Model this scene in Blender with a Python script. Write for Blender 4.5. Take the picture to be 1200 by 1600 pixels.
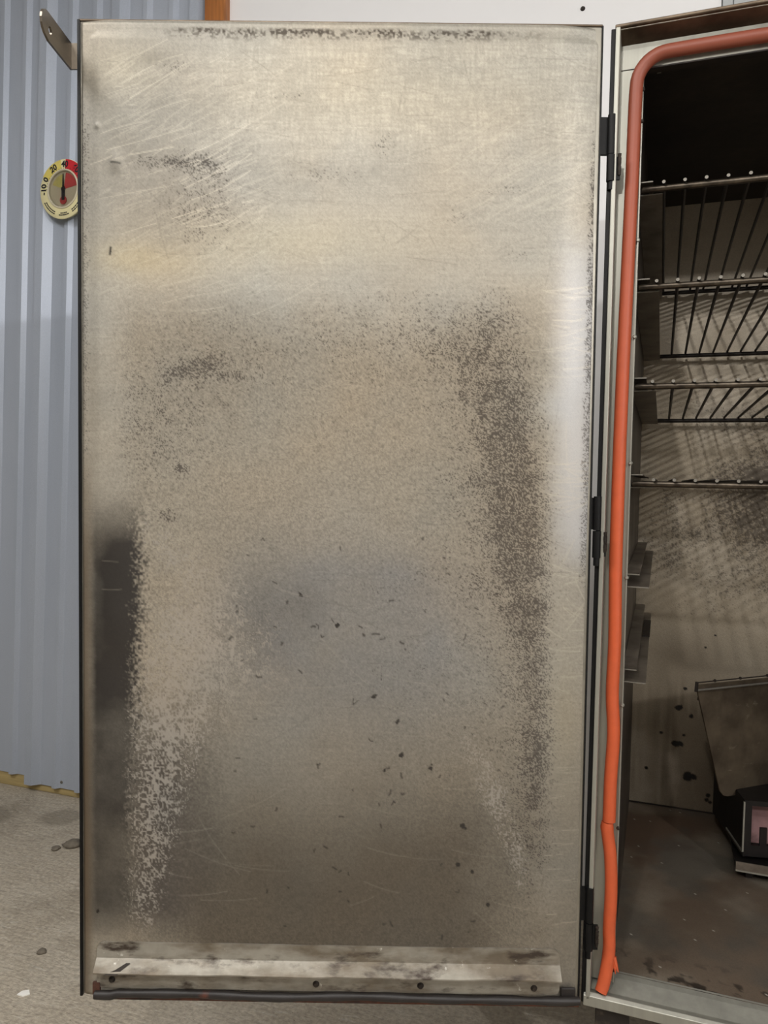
import bpy, bmesh, math, random
import numpy as np
from mathutils import Matrix, Vector, Euler

for o in list(bpy.data.objects):
    bpy.data.objects.remove(o)
S = bpy.context.scene
C = S.collection
rad = math.radians
CAM_Z = 1.045

# ------------------------------------------------------------------ frames
CAB_M = (Matrix.Translation((0.3141, 1.1246, CAM_Z - 0.7757)) @
         Euler((rad(-0.03), rad(0.3264), rad(-19.786)), 'XYZ').to_matrix().to_4x4())
DOOR_M = (Matrix.Translation((-0.0716, 1.1243, CAM_Z - 0.0665)) @
          Matrix.Rotation(rad(-0.262), 4, 'Z'))
WALL_M = Matrix.Translation((-1.1302, 2.4982, 0.0)) @ Matrix.Rotation(rad(-19.86), 4, 'Z')

# ------------------------------------------------------------------ camera
cam = bpy.data.cameras.new('camera')
camo = bpy.data.objects.new('camera', cam)
C.objects.link(camo)
S.camera = camo
cam.sensor_fit = 'HORIZONTAL'
cam.sensor_width = 36.0
cam.lens = 36.0            # 1200 px focal length on a 1200 px wide frame
cam.clip_start = 0.02
cam.clip_end = 50
R = (Matrix.Rotation(rad(-2.4216), 3, 'X') @ Matrix.Rotation(rad(-0.7873), 3, 'Y'))
right, fwd, up = R.col[0], R.col[1], R.col[2]
M = Matrix((right, up, -fwd)).transposed().to_4x4()
M.translation = (0, 0, CAM_Z)
camo.matrix_world = M

# ------------------------------------------------------------------ world, lamps, exposure
W = bpy.data.worlds.new('World')
S.world = W
W.use_nodes = True
W.node_tree.nodes['Background'].inputs[0].default_value = (0.75, 0.8, 0.9, 1)
W.node_tree.nodes['Background'].inputs[1].default_value = 0.3
S.view_settings.view_transform = 'Standard'
S.view_settings.look = 'None'
S.view_settings.exposure = 0.06
S.view_settings.gamma = 1.0
S.view_settings.use_curve_mapping = False
S.cycles.use_denoising = True
S.cycles.max_bounces = 8
S.cycles.diffuse_bounces = 4
S.cycles.glossy_bounces = 5
S.cycles.caustics_reflective = True
S.cycles.blur_glossy = 0.6


def lamp(name, M, loc, watt, radius, col=(1.0, 0.965, 0.92)):
    l = bpy.data.lights.new(name, 'POINT')
    l.energy = watt
    l.shadow_soft_size = radius
    l.color = col
    o = bpy.data.objects.new(name, l)
    C.objects.link(o)
    o.location = M @ Vector(loc)
    return o


def tube(name, M, loc, watt, sx, sy, col=(1.0, 0.985, 0.96)):  # area light, used for the added overhead fill
    l = bpy.data.lights.new(name, 'AREA')
    l.shape = 'RECTANGLE'
    l.size = sx
    l.size_y = sy
    l.energy = watt
    l.color = col
    o = bpy.data.objects.new(name, l)
    C.objects.link(o)
    o.matrix_world = M @ Matrix.Translation(loc)
    return o


lamp('lamp_front', CAB_M, (-0.14, -1.90, 1.95), 42.0, 0.028)
lamp('lamp_right', CAB_M, (2.0, -2.2, 1.77), 86.0, 0.03, (1.0, 0.985, 0.97))
tube('ceiling_fill', WALL_M, (0.5, -2.2, 2.85), 36.0, 1.2, 0.12)  # unseen light added overhead for general fill
tube('ceiling_fill_b', WALL_M, (2.2, -2.9, 2.85), 16.0, 1.2, 0.12)  # second added fill light


# ------------------------------------------------------------------ helpers
def tag(o, label=None, cat=None, group=None, kind=None):
    if label: o['label'] = label
    if cat: o['category'] = cat
    if group: o['group'] = group
    if kind: o['kind'] = kind
    return o


def link(name, me, mat=None, parent=None, M=None, smooth=False):
    o = bpy.data.objects.new(name, me)
    C.objects.link(o)
    if mat is not None:
        for m in (mat if isinstance(mat, (list, tuple)) else [mat]):
            me.materials.append(m)
    if parent is not None:
        o.parent = parent
    if M is not None:
        o.matrix_basis = M
    if smooth:
        me.polygons.foreach_set('use_smooth', [True] * len(me.polygons))
    return o


def empty(name, M, parent=None):
    o = bpy.data.objects.new(name, None)
    o.empty_display_size = 0.05
    C.objects.link(o)
    o.parent = parent
    o.matrix_basis = M
    return o


class MB:
    """collects shapes, builds one mesh object"""
    def __init__(s):
        s.v, s.f, s.mi = [], [], []

    def add(s, vs, fs, mi=0):
        b = len(s.v)
        s.v += [tuple(p) for p in vs]
        s.f += [tuple(b + i for i in f) for f in fs]
        s.mi += [mi] * len(fs)
        return s

    def box(s, x0, x1, y0, y1, z0, z1, mi=0):
        return s.add([(x0, y0, z0), (x1, y0, z0), (x1, y1, z0), (x0, y1, z0),
                      (x0, y0, z1), (x1, y0, z1), (x1, y1, z1), (x0, y1, z1)],
                     [(0, 3, 2, 1), (4, 5, 6, 7), (0, 1, 5, 4), (1, 2, 6, 5), (2, 3, 7, 6), (3, 0, 4, 7)], mi)

    def hexa(s, p, mi=0):
        return s.add(p, [(0, 3, 2, 1), (4, 5, 6, 7), (0, 1, 5, 4), (1, 2, 6, 5), (2, 3, 7, 6), (3, 0, 4, 7)], mi)

    def prism(s, prof, a0, a1, axis='x', mi=0, caps=True):
        """prof: list of 2D points; extruded along axis from a0 to a1"""
        n = len(prof)
        def P(a, q):
            if axis == 'x': return (a, q[0], q[1])
            if axis == 'y': return (q[0], a, q[1])
            return (q[0], q[1], a)
        vs = [P(a0, q) for q in prof] + [P(a1, q) for q in prof]
        fs = [(i, (i + 1) % n, n + (i + 1) % n, n + i) for i in range(n)]
        if caps:
            fs += [tuple(range(n - 1, -1, -1)), tuple(range(n, 2 * n))]
        return s.add(vs, fs, mi)

    def tube(s, pts, r, n=10, mi=0, capmi=None, rs=None):
        pts = [Vector(p) for p in pts]
        base = None
        rings = []
        for i, p in enumerate(pts):
            t = (pts[min(i + 1, len(pts) - 1)] - pts[max(i - 1, 0)]).normalized()
            if base is None:
                base = t.orthogonal().normalized()
            base = (base - t * base.dot(t)).normalized()
            bn = t.cross(base)
            rr = rs[i] if rs else r
            rings.append([p + (base * math.cos(2 * math.pi * k / n) + bn * math.sin(2 * math.pi * k / n)) * rr
                          for k in range(n)])
        vs = [q for rg in rings for q in rg]
        fs = []
        for i in range(len(pts) - 1):
            for k in range(n):
                fs.append((i * n + k, i * n + (k + 1) % n, (i + 1) * n + (k + 1) % n, (i + 1) * n + k))
        s.add(vs, fs, mi)
        cm = mi if capmi is None else capmi
        s.add(rings[0], [tuple(range(n - 1, -1, -1))], cm)
        s.add(rings[-1], [tuple(range(n))], cm)
        return s

    def disc(s, c, r, h, axis='y', n=24, mi=0, r2=None):
        """short cylinder from c along +axis by h"""
        c = Vector(c)
        d = {'x': Vector((1, 0, 0)), 'y': Vector((0, 1, 0)), 'z': Vector((0, 0, 1))}[axis]
        u = d.orthogonal().normalized()
        w = d.cross(u)
        r2 = r if r2 is None else r2
        a = [c + (u * math.cos(2 * math.pi * k / n) + w * math.sin(2 * math.pi * k / n)) * r for k in range(n)]
        b = [c + d * h + (u * math.cos(2 * math.pi * k / n) + w * math.sin(2 * math.pi * k / n)) * r2 for k in range(n)]
        fs = [(k, (k + 1) % n, n + (k + 1) % n, n + k) for k in range(n)]
        fs += [tuple(range(n - 1, -1, -1)), tuple(range(n, 2 * n))]
        return s.add(a + b, fs, mi)

    def mesh(s, name, fix=True):
        me = bpy.data.meshes.new(name)
        me.from_pydata(s.v, [], s.f)
        me.polygons.foreach_set('material_index', s.mi)
        if fix:
            bm = bmesh.new()
            bm.from_mesh(me)
            bmesh.ops.remove_doubles(bm, verts=bm.verts, dist=1e-6)
            bmesh.ops.recalc_face_normals(bm, faces=bm.faces)
            bm.to_mesh(me)
            bm.free()
        me.update()
        return me

    def build(s, name, mat, parent=None, M=None, smooth=False, bevel=0, fix=True, seg=2):
        o = link(name, s.mesh(name, fix), mat, parent, M, smooth)
        if bevel:
            b = o.modifiers.new('bevel', 'BEVEL')
            b.width = bevel
            b.segments = seg
            b.limit_method = 'ANGLE'
        return o


def smooth_by_angle(o, ang=35):
    me = o.data
    me.polygons.foreach_set('use_smooth', [True] * len(me.polygons))
    me.set_sharp_from_angle(angle=rad(ang))
    return o


# ------------------------------------------------------------------ materials
def srgb(r, g=None, b=None):
    if g is None: g = b = r
    f = lambda c: c / 12.92 if c <= 0.04045 else ((c + 0.055) / 1.055) ** 2.4
    return (f(r / 255), f(g / 255), f(b / 255), 1)


def mat(name, col, rough=0.5, metal=0.0, noise=None, bump=None, spec=0.5, coat=0.0, mix=None, alpha=None, trans=0):
    """noise: (scale, amount[, stretch]) value variation; bump: (scale, strength); mix: list of (col, scale, lo, hi, detail)"""
    m = bpy.data.materials.new(name)
    m.use_nodes = True
    nt = m.node_tree
    p = nt.nodes['Principled BSDF']
    p.inputs['Base Color'].default_value = col
    p.inputs['Roughness'].default_value = rough
    p.inputs['Metallic'].default_value = metal
    p.inputs['Specular IOR Level'].default_value = spec
    p.inputs['Coat Weight'].default_value = coat
    if trans:
        p.inputs['Transmission Weight'].default_value = trans
    tc = nt.nodes.new('ShaderNodeTexCoord')
    cur = None

    def coords(stretch):
        if stretch is None: return tc.outputs['Object']
        mp = nt.nodes.new('ShaderNodeMapping')
        mp.inputs['Scale'].default_value = stretch
        nt.links.new(tc.outputs['Object'], mp.inputs['Vector'])
        return mp.outputs['Vector']

    def nz(scale, detail=4, stretch=None, rough_=0.6):
        n = nt.nodes.new('ShaderNodeTexNoise')
        n.inputs['Scale'].default_value = scale
        n.inputs['Detail'].default_value = detail
        n.inputs['Roughness'].default_value = rough_
        nt.links.new(coords(stretch), n.inputs['Vector'])
        return n.outputs['Fac']

    def mixcol(fac, a, b, blend='MIX'):
        mx = nt.nodes.new('ShaderNodeMix')
        mx.data_type = 'RGBA'
        mx.blend_type = blend
        for sock, val in ((mx.inputs[0], fac), (mx.inputs[6], a), (mx.inputs[7], b)):
            if hasattr(val, 'node'): nt.links.new(val, sock)
            elif isinstance(val, (int, float)): sock.default_value = val
            else: sock.default_value = val
        return mx.outputs[2]

    def ramp(v, lo, hi, a=0.0, b=1.0):
        r = nt.nodes.new('ShaderNodeMapRange')
        r.inputs[1].default_value = lo
        r.inputs[2].default_value = hi
        r.inputs[3].default_value = a
        r.inputs[4].default_value = b
        nt.links.new(v, r.inputs[0])
        return r.outputs[0]

    cur = col
    for e in (mix or []):
        c2, scale, lo, hi = e[:4]
        st = e[4] if len(e) > 4 else None
        cur = mixcol(ramp(nz(scale, 6, st), lo, hi), cur, c2)
    if noise:
        v = ramp(nz(noise[0], 5, noise[2] if len(noise) > 2 else None), 0.25, 0.75, 1 - noise[1], 1 + noise[1])
        cb = nt.nodes.new('ShaderNodeCombineColor')
        for i in range(3): nt.links.new(v, cb.inputs[i])
        cur = mixcol(1.0, cur, cb.outputs[0], 'MULTIPLY')
    if hasattr(cur, 'node'):
        nt.links.new(cur, p.inputs['Base Color'])
    if bump:
        b = nt.nodes.new('ShaderNodeBump')
        b.inputs['Strength'].default_value = bump[1]
        b.inputs['Distance'].default_value = bump[2] if len(bump) > 2 else 0.002
        nt.links.new(nz(bump[0], 6, bump[3] if len(bump) > 3 else None), b.inputs['Height'])
        nt.links.new(b.outputs[0], p.inputs['Normal'])
    return m


def painted(name, grain=0.12, gscale=900, bumpk=0.15, aniso=0.0):
    """material whose colour, metalness and roughness come from point attributes 'paint' and 'surf'"""
    m = bpy.data.materials.new(name)
    m.use_nodes = True
    nt = m.node_tree
    p = nt.nodes['Principled BSDF']
    a = nt.nodes.new('ShaderNodeAttribute'); a.attribute_name = 'paint'
    s = nt.nodes.new('ShaderNodeAttribute'); s.attribute_name = 'surf'
    sp = nt.nodes.new('ShaderNodeSeparateColor')
    nt.links.new(s.outputs['Color'], sp.inputs[0])
    nt.links.new(sp.outputs[0], p.inputs['Metallic'])
    nt.links.new(sp.outputs[1], p.inputs['Roughness'])
    tc = nt.nodes.new('ShaderNodeTexCoord')
    n = nt.nodes.new('ShaderNodeTexNoise')
    n.inputs['Scale'].default_value = gscale
    n.inputs['Detail'].default_value = 2
    nt.links.new(tc.outputs['Object'], n.inputs['Vector'])
    r = nt.nodes.new('ShaderNodeMapRange')
    r.inputs[1].default_value = 0.25; r.inputs[2].default_value = 0.75
    r.inputs[3].default_value = 1 - grain; r.inputs[4].default_value = 1 + grain
    nt.links.new(n.outputs['Fac'], r.inputs[0])
    mx = nt.nodes.new('ShaderNodeVectorMath'); mx.operation = 'SCALE'
    nt.links.new(a.outputs['Color'], mx.inputs[0])
    nt.links.new(r.outputs[0], mx.inputs['Scale'])
    nt.links.new(mx.outputs[0], p.inputs['Base Color'])
    b = nt.nodes.new('ShaderNodeBump')
    b.inputs['Strength'].default_value = bumpk
    b.inputs['Distance'].default_value = 0.0006
    nt.links.new(sp.outputs[2], b.inputs['Height'])
    nt.links.new(b.outputs[0], p.inputs['Normal'])
    return m


M_ = {}
M_['steel'] = mat('stainless_brushed', srgb(158, 157, 148), 0.46, 0.6, noise=(40, 0.18, (1, 1, 0.05)), bump=(500, 0.12, 0.0004, (1, 1, 0.03)))
M_['steel_dull'] = mat('stainless_dull', srgb(165, 160, 148), 0.45, 0.8, noise=(30, 0.25), mix=[(srgb(80, 70, 58), 22, 0.55, 0.8)])
M_['rim_dark'] = mat('dark_brown_steel', srgb(105, 92, 78), 0.42, 0.8, noise=(30, 0.25), mix=[(srgb(60, 48, 38), 14, 0.4, 0.8)])  # on the rim top, the underside's shade is put into this brown
M_['soot'] = mat('soot_black', srgb(44, 36, 30), 0.62, 0.25, noise=(50, 0.35), bump=(260, 0.3, 0.001), mix=[(srgb(26, 20, 17), 9, 0.4, 0.7)])
M_['soot_wire'] = mat('sooted_wire', srgb(38, 33, 30), 0.5, 0.5, noise=(120, 0.3))
M_['bar'] = mat('sooted_bar', srgb(88, 80, 70), 0.38, 0.85, noise=(90, 0.35), mix=[(srgb(45, 40, 36), 40, 0.45, 0.75)])
M_['bright'] = mat('bright_cut_steel', srgb(128, 124, 116), 0.55, 0.6, noise=(200, 0.1))
M_['black'] = mat('black_paint', srgb(9, 9, 10), 0.5, 0.0, spec=0.25, noise=(70, 0.3), bump=(300, 0.4, 0.0008))
M_['rubber'] = mat('dark_rubber', srgb(38, 34, 33), 0.5, 0.0, noise=(60, 0.25), bump=(90, 0.3, 0.001), mix=[(srgb(96, 52, 38), 18, 0.62, 0.75)])
M_['rust'] = mat('rusty_edge', srgb(96, 58, 42), 0.75, 0.2, noise=(80, 0.4), mix=[(srgb(44, 34, 30), 30, 0.4, 0.65)])


def gasket_mat():
    m = mat('orange_silicone', srgb(192, 84, 46), 0.48, 0.0, noise=(60, 0.08), bump=(200, 0.15, 0.0005))
    nt = m.node_tree
    p = nt.nodes['Principled BSDF']
    src = p.inputs['Base Color'].links[0].from_socket
    tc = nt.nodes.new('ShaderNodeTexCoord')
    sx = nt.nodes.new('ShaderNodeSeparateXYZ')
    nt.links.new(tc.outputs['Object'], sx.inputs[0])
    r = nt.nodes.new('ShaderNodeMapRange')
    r.inputs[1].default_value = 0.75; r.inputs[2].default_value = 1.40
    nt.links.new(sx.outputs[2], r.inputs[0])
    mx = nt.nodes.new('ShaderNodeMix'); mx.data_type = 'RGBA'
    nt.links.new(r.outputs[0], mx.inputs[0])
    nt.links.new(src, mx.inputs[6])
    mx.inputs[7].default_value = srgb(134, 70, 52)      # heat-dulled silicone near the top
    nt.links.new(mx.outputs[2], p.inputs['Base Color'])
    return m


M_['gasket'] = gasket_mat()
M_['sheet'] = mat('galvanised_sheet', srgb(178, 186, 200), 0.42, 0.2, noise=(420, 0.10), bump=(700, 0.06, 0.0004), mix=[(srgb(162, 171, 186), 3, 0.45, 0.7, (1, 1, 0.15))])
M_['white'] = mat('white_wall_board', srgb(240, 240, 242), 0.55, 0.0, noise=(2, 0.02), bump=(60, 0.05, 0.001))
M_['greytrim'] = mat('grey_trim', srgb(178, 182, 184), 0.5, 0.0, noise=(10, 0.05))
M_['wood'] = mat('varnished_wood', srgb(168, 104, 48), 0.4, 0.0, noise=(18, 0.3, (6, 6, 0.35)), mix=[(srgb(110, 62, 26), 14, 0.5, 0.75, (8, 8, 0.3))])
M_['timber'] = mat('pale_timber', srgb(176, 156, 108), 0.7, 0.0, noise=(14, 0.25, (0.3, 5, 5)))
M_['ceil'] = mat('ceiling_board', srgb(225, 224, 220), 0.8, 0.0, noise=(3, 0.03))
M_['roomwall'] = mat('room_board', srgb(120, 116, 110), 0.8, 0.0, noise=(3, 0.04))


def concrete():
    m = mat('concrete', srgb(168, 158, 142), 0.85, 0.0, noise=(110, 0.32), bump=(34, 0.9, 0.008, (1.0, 2.4, 1)),
            mix=[(srgb(180, 171, 156), 5, 0.45, 0.75), (srgb(128, 118, 102), 2.3, 0.55, 0.70),
                 (srgb(104, 92, 78), 130, 0.64, 0.72), (srgb(188, 181, 168), 26, 0.57, 0.72, (0.8, 3.2, 1.0))])
    nt = m.node_tree
    p = nt.nodes['Principled BSDF']
    cur = p.inputs['Base Color'].links[0].from_socket
    tc = nt.nodes.new('ShaderNodeTexCoord')
    nz = nt.nodes.new('ShaderNodeTexNoise'); nz.inputs['Scale'].default_value = 9; nz.inputs['Detail'].default_value = 4
    nt.links.new(tc.outputs['Object'], nz.inputs['Vector'])
    for (x, y, sx, sy) in ((-0.02, -0.20, 9.0, 13.0), (0.21, -0.13, 11.0, 14.0), (0.40, -0.80, 5.0, 9.0)):     # old damp stains
        mp = nt.nodes.new('ShaderNodeMapping')
        mp.inputs['Location'].default_value = (-x * sx, -y * sy, 0)
        mp.inputs['Scale'].default_value = (sx, sy, 0)
        nt.links.new(tc.outputs['Object'], mp.inputs['Vector'])
        ln = nt.nodes.new('ShaderNodeVectorMath'); ln.operation = 'LENGTH'
        nt.links.new(mp.outputs[0], ln.inputs[0])
        ad = nt.nodes.new('ShaderNodeMath'); ad.operation = 'MULTIPLY_ADD'
        nt.links.new(nz.outputs['Fac'], ad.inputs[0]); ad.inputs[1].default_value = 1.2
        nt.links.new(ln.outputs['Value'], ad.inputs[2])
        mr = nt.nodes.new('ShaderNodeMapRange')
        mr.inputs[1].default_value = 1.5; mr.inputs[2].default_value = 1.2; mr.inputs[3].default_value = 0; mr.inputs[4].default_value = 0.55
        nt.links.new(ad.outputs[0], mr.inputs[0])
        mx = nt.nodes.new('ShaderNodeMix'); mx.data_type = 'RGBA'
        nt.links.new(mr.outputs[0], mx.inputs[0]); nt.links.new(cur, mx.inputs[6]); mx.inputs[7].default_value = srgb(112, 104, 90)
        cur = mx.outputs[2]
    nt.links.new(cur, p.inputs['Base Color'])
    return m


M_['concrete'] = concrete()

# ------------------------------------------------------------------ the room (wall frame: X along wall, -Y into the room)
RX0, RX1, RY0, RZ1 = -2.2, 5.0, -4.4, 2.95
fl = MB().box(RX0, RX1, RY0, 0.05, -0.05, 0).build('floor', M_['concrete'], None, WALL_M)
tag(fl, kind='structure', label='worn beige concrete floor with drag marks', cat='floor')
ce = MB().box(RX0, RX1, RY0, 0.05, RZ1, RZ1 + 0.05).build('ceiling', M_['ceil'], None, WALL_M)
tag(ce, kind='structure', label='white board ceiling above the room', cat='ceiling')
w = MB().box(RX0 - .05, RX0, RY0, 0.05, 0, RZ1).build('wall_left', M_['roomwall'], None, WALL_M)
tag(w, kind='structure', label='plain grey wall left of the corrugated wall', cat='wall')
w = MB().box(RX1, RX1 + .05, RY0, 0.05, 0, RZ1).build('unseen_wall_right', M_['white'], None, WALL_M)  # unseen wall, made white so the door edge reflects it
tag(w, kind='structure', label='unseen plain white wall right of the steel cabinet', cat='wall')
w = MB().box(RX0, RX1, RY0 - .05, RY0, 0, RZ1).build('wall_front', M_['roomwall'], None, WALL_M)
tag(w, kind='structure', label='plain grey wall behind the viewer', cat='wall')

# back wall: Empty-like structure mesh (studding behind) with sheets and boards as its pieces
wb = MB().box(RX0, RX1, 0.03, 0.08, 0, RZ1).build('wall_back', M_['greytrim'], None, WALL_M)
tag(wb, kind='structure', label='back wall clad in corrugated metal and white board', cat='wall')

LEAN = math.tan(rad(1.95))       # the sheets stand slightly out of plumb


def rib_profile(x0, x1, phase):
    """outline of the sheet front, list of (x, y); narrow ribs every PITCH, every third one wide"""
    P = 0.0917
    pts = []
    k0 = int(math.floor((x0 - phase) / P)) - 1
    pts.append((x0, 0.0))
    for k in range(k0, k0 + 200):
        c = phase + k * P
        wide = (k % 3 == 0)
        if wide: seq = [(-0.030, 0), (-0.022, -0.021), (0.006, -0.021), (0.028, 0)]
        else: seq = [(-0.014, 0), (-0.008, -0.012), (0.006, -0.012), (0.018, 0)]
        for dx, y in seq:
            if x0 + 0.001 < c + dx < x1 - 0.001:
                pts.append((c + dx, y))
        if c > x1: break
    pts.append((x1, 0.0))
    return pts


def sheet(x0, x1, yoff, z0=0.035, z1=2.9):
    pr = rib_profile(x0, x1, 0.068)
    rng = random.Random(int(x0 * 1000) + 7)
    vs, fs = [], []
    th = 0.0012
    n = len(pr)
    for z in (z0, z1):
        for (x, y) in pr:
            vs.append((x + LEAN * (z - 2.5), y + yoff, z))
        for (x, y) in pr:
            vs.append((x + LEAN * (z - 2.5), y + yoff + th, z))
    for i in range(n - 1):
        fs.append((i, i + 1, 2 * n + i + 1, 2 * n + i))
        fs.append((n + i, 3 * n + i, 3 * n + i + 1, n + i + 1))
        fs.append((i, n + i, n + i + 1, i + 1))
        fs.append((2 * n + i, 2 * n + i + 1, 3 * n + i + 1, 3 * n + i))
    fs.append((0, 2 * n, 3 * n, n))
    fs.append((n - 1, 2 * n - 1, 4 * n - 1, 3 * n - 1))
    return MB().add(vs, fs).build('corrugated_sheet', M_['sheet'], wb)


sheet(-2.15, -0.72, 0.0, z0=0.05)
sheet(-0.74, 0.050, 0.0, z0=0.045)
sheet(0.040, 0.640, -0.002, z0=0.025)
# timber sole plate under the sheets
MB().box(RX0 + .05, 0.66, 0.003, 0.03, 0, 0.05).build('sole_plate', M_['timber'], wb, bevel=0.003)
# wooden post and white board, grey trim
MB().box(0.646, 0.714, -0.030, 0.03, 0, RZ1).build('post', M_['wood'], wb, bevel=0.004)
MB().box(0.714, 2.010, -0.004, 0.03, 0, RZ1).build('white_board', M_['white'], wb)
MB().box(2.012, 2.034, -0.010, 0.03, 0, RZ1).build('cover_strip', M_['greytrim'], wb, bevel=0.002)
MB().box(2.036, RX1, -0.002, 0.03, 0, RZ1).build('grey_board', M_['greytrim'], wb)
for (x, z, y) in ((1.699, 2.195, -0.004), (0.098, 0.045, -0.0005), (1.30, 2.52, -0.004), (-0.35, 0.07, 0.0)):
    b = MB()
    b.disc((x, y, z), 0.006, -0.004, 'y', 10, 0, 0.004)
    smooth_by_angle(b.build('screw', M_['soot'] if z > 1 else M_['bright'], wb))

# ------------------------------------------------------------------ painted steel: numpy helpers
RNG = np.random.default_rng(11)


def vnoise(h, w, cell, rng=RNG):
    """smooth value noise on an h x w grid, cell in grid samples, roughly 0..1"""
    if not isinstance(cell, tuple): cell = (cell, cell)
    gh, gw = int(h / cell[0]) + 3, int(w / cell[1]) + 3
    g = rng.random((gh, gw))
    yy = np.arange(h) / cell[0]
    xx = np.arange(w) / cell[1]
    y0 = yy.astype(int); x0 = xx.astype(int)
    fy = yy - y0; fx = xx - x0
    fy = (fy * fy * (3 - 2 * fy))[:, None]
    fx = (fx * fx * (3 - 2 * fx))[None]
    a = g[np.ix_(y0, x0)]; b = g[np.ix_(y0, x0 + 1)]
    c = g[np.ix_(y0 + 1, x0)]; d = g[np.ix_(y0 + 1, x0 + 1)]
    return (a * (1 - fx) + b * fx) * (1 - fy) + (c * (1 - fx) + d * fx) * fy


def fbm(h, w, cell, octv=4, rng=RNG):
    out = 0; amp = 1; tot = 0
    for i in range(octv):
        c = max(1.0, cell / 2 ** i)
        out = out + amp * vnoise(h, w, c, rng); tot += amp; amp *= 0.55
    return out / tot


def sstep(a, b, x):
    t = np.clip((x - a) / (b - a), 0, 1)
    return t * t * (3 - 2 * t)


def blob(X, Y, cx, cy, rx, ry):
    return np.exp(-((X - cx) / rx) ** 2 - ((Y - cy) / ry) ** 2)


def polyband(X, Y, pts):
    """pts: (x, y, halfwidth, strength); soft band along a polyline"""
    out = np.zeros_like(X)
    for (x0, y0, w0, s0), (x1, y1, w1, s1) in zip(pts[:-1], pts[1:]):
        dx, dy = x1 - x0, y1 - y0
        t = np.clip(((X - x0) * dx + (Y - y0) * dy) / (dx * dx + dy * dy), 0, 1)
        d = np.hypot(X - x0 - t * dx, Y - y0 - t * dy)
        out = np.maximum(out, (s0 + (s1 - s0) * t) * np.exp(-(d / (w0 + (w1 - w0) * t)) ** 2))
    return out


def stroke(A, X, Y, pts, w, s):
    """draw a thin line into A (max blend); X, Y are near-regular pixel coordinate arrays"""
    h, wd = A.shape
    for (x0, y0), (x1, y1) in zip(pts[:-1], pts[1:]):
        m = 3 * w + 2
        j0 = np.searchsorted(X[h // 2], min(x0, x1) - m - 20); j1 = np.searchsorted(X[h // 2], max(x0, x1) + m + 20)
        i0 = np.searchsorted(Y[:, wd // 2], min(y0, y1) - m - 10); i1 = np.searchsorted(Y[:, wd // 2], max(y0, y1) + m + 10)
        if j1 <= j0 or i1 <= i0: continue
        xs = X[i0:i1, j0:j1]; ys = Y[i0:i1, j0:j1]
        dx, dy = x1 - x0, y1 - y0
        t = np.clip(((xs - x0) * dx + (ys - y0) * dy) / (dx * dx + dy * dy + 1e-9), 0, 1)
        d = np.hypot(xs - x0 - t * dx, ys - y0 - t * dy)
        v = s * np.exp(-(d / w) ** 2)
        A[i0:i1, j0:j1] = np.maximum(A[i0:i1, j0:j1], v)


def grid_mesh(name, P, paint, surf):
    """P: (h, w, 3) points, rows top to bottom; paint (h,w,3) linear; surf (h,w,3)"""
    h, w = P.shape[:2]
    me = bpy.data.meshes.new(name)
    nv, nf = h * w, (h - 1) * (w - 1)
    me.vertices.add(nv)
    me.vertices.foreach_set('co', P.reshape(-1).astype(np.float32))
    idx = np.arange(nv).reshape(h, w)
    q = np.stack([idx[:-1, :-1], idx[1:, :-1], idx[1:, 1:], idx[:-1, 1:]], -1).reshape(-1)
    me.loops.add(nf * 4)
    me.loops.foreach_set('vertex_index', q.astype(np.int32))
    me.polygons.add(nf)
    me.polygons.foreach_set('loop_start', np.arange(0, nf * 4, 4, dtype=np.int32))
    me.update(calc_edges=True)
    for nm, arr in (('paint', paint), ('surf', surf)):
        at = me.attributes.new(nm, 'FLOAT_COLOR', 'POINT')
        a4 = np.ones((nv, 4), np.float32)
        a4[:, :3] = arr.reshape(-1, 3)
        at.data.foreach_set('color', a4.reshape(-1))
    me.polygons.foreach_set('use_smooth', np.ones(nf, bool))
    me.update()
    return me


def lin(c):
    c = np.asarray(c, float) / 255
    return np.where(c <= 0.04045, c / 12.92, ((c + 0.055) / 1.055) ** 2.4)


def lerp(a, b, t):
    return a + (b - a) * t[..., None]


# ------------------------------------------------------------------ smoker cabinet
cab = empty('smoker_cabinet', CAB_M)
tag(cab, 'tall stainless steel smoker cabinet with its door swung wide open', 'smoker')
CW, CH, CD = 0.80, 1.4247, 0.76       # outer size
IX0, IX1 = 0.034, CW - 0.034          # interior
IZ0, IZ1, IY1 = 0.0152, 1.412, 0.743
FY = 0.032                            # recessed face plate

# shell: separate panels
MB().box(0, 0.004, 0.004, CD, 0.0, CH).build('side_panel', M_['steel_dull'], cab)
MB().box(CW - 0.004, CW, 0.004, CD, 0.0, CH).build('side_panel', M_['steel_dull'], cab)
MB().box(0, CW, 0.004, CD, CH - 0.003, CH + 0.001).build('top_panel', M_['steel_dull'], cab)
MB().box(0, CW, CD - 0.004, CD, 0.0, CH).build('rear_panel', M_['steel_dull'], cab)
MB().box(0.004, CW - 0.004, 0.004, CD, -0.012, -0.004).build('bottom_panel', M_['steel_dull'], cab)
# forward rim round the opening
MB().box(-0.001, 0.0055, 0.0, FY, -0.002, CH).build('rim_side', M_['steel'], cab, bevel=0.0012)
MB().box(CW - 0.0055, CW + 0.001, 0.0, FY, -0.002, CH).build('rim_side', M_['steel'], cab, bevel=0.0012)
MB().prism([(0.0, CH - 0.001), (0.0, CH + 0.0035), (0.05, CH + 0.0035), (0.05, CH - 0.012), (FY, CH - 0.012)],
           -0.002, CW + 0.002, 'x').build('rim_top', M_['rim_dark'], cab, bevel=0.0012)
MB().prism([(0.0, -0.012), (0.0, 0.0035), (0.006, 0.0075), (0.020, 0.0030), (0.046, 0.0130), (0.060, 0.0160), (0.060, -0.012)],
           -0.004, CW + 0.004, 'x').build('sill', M_['steel'], cab, bevel=0.001)
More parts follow.
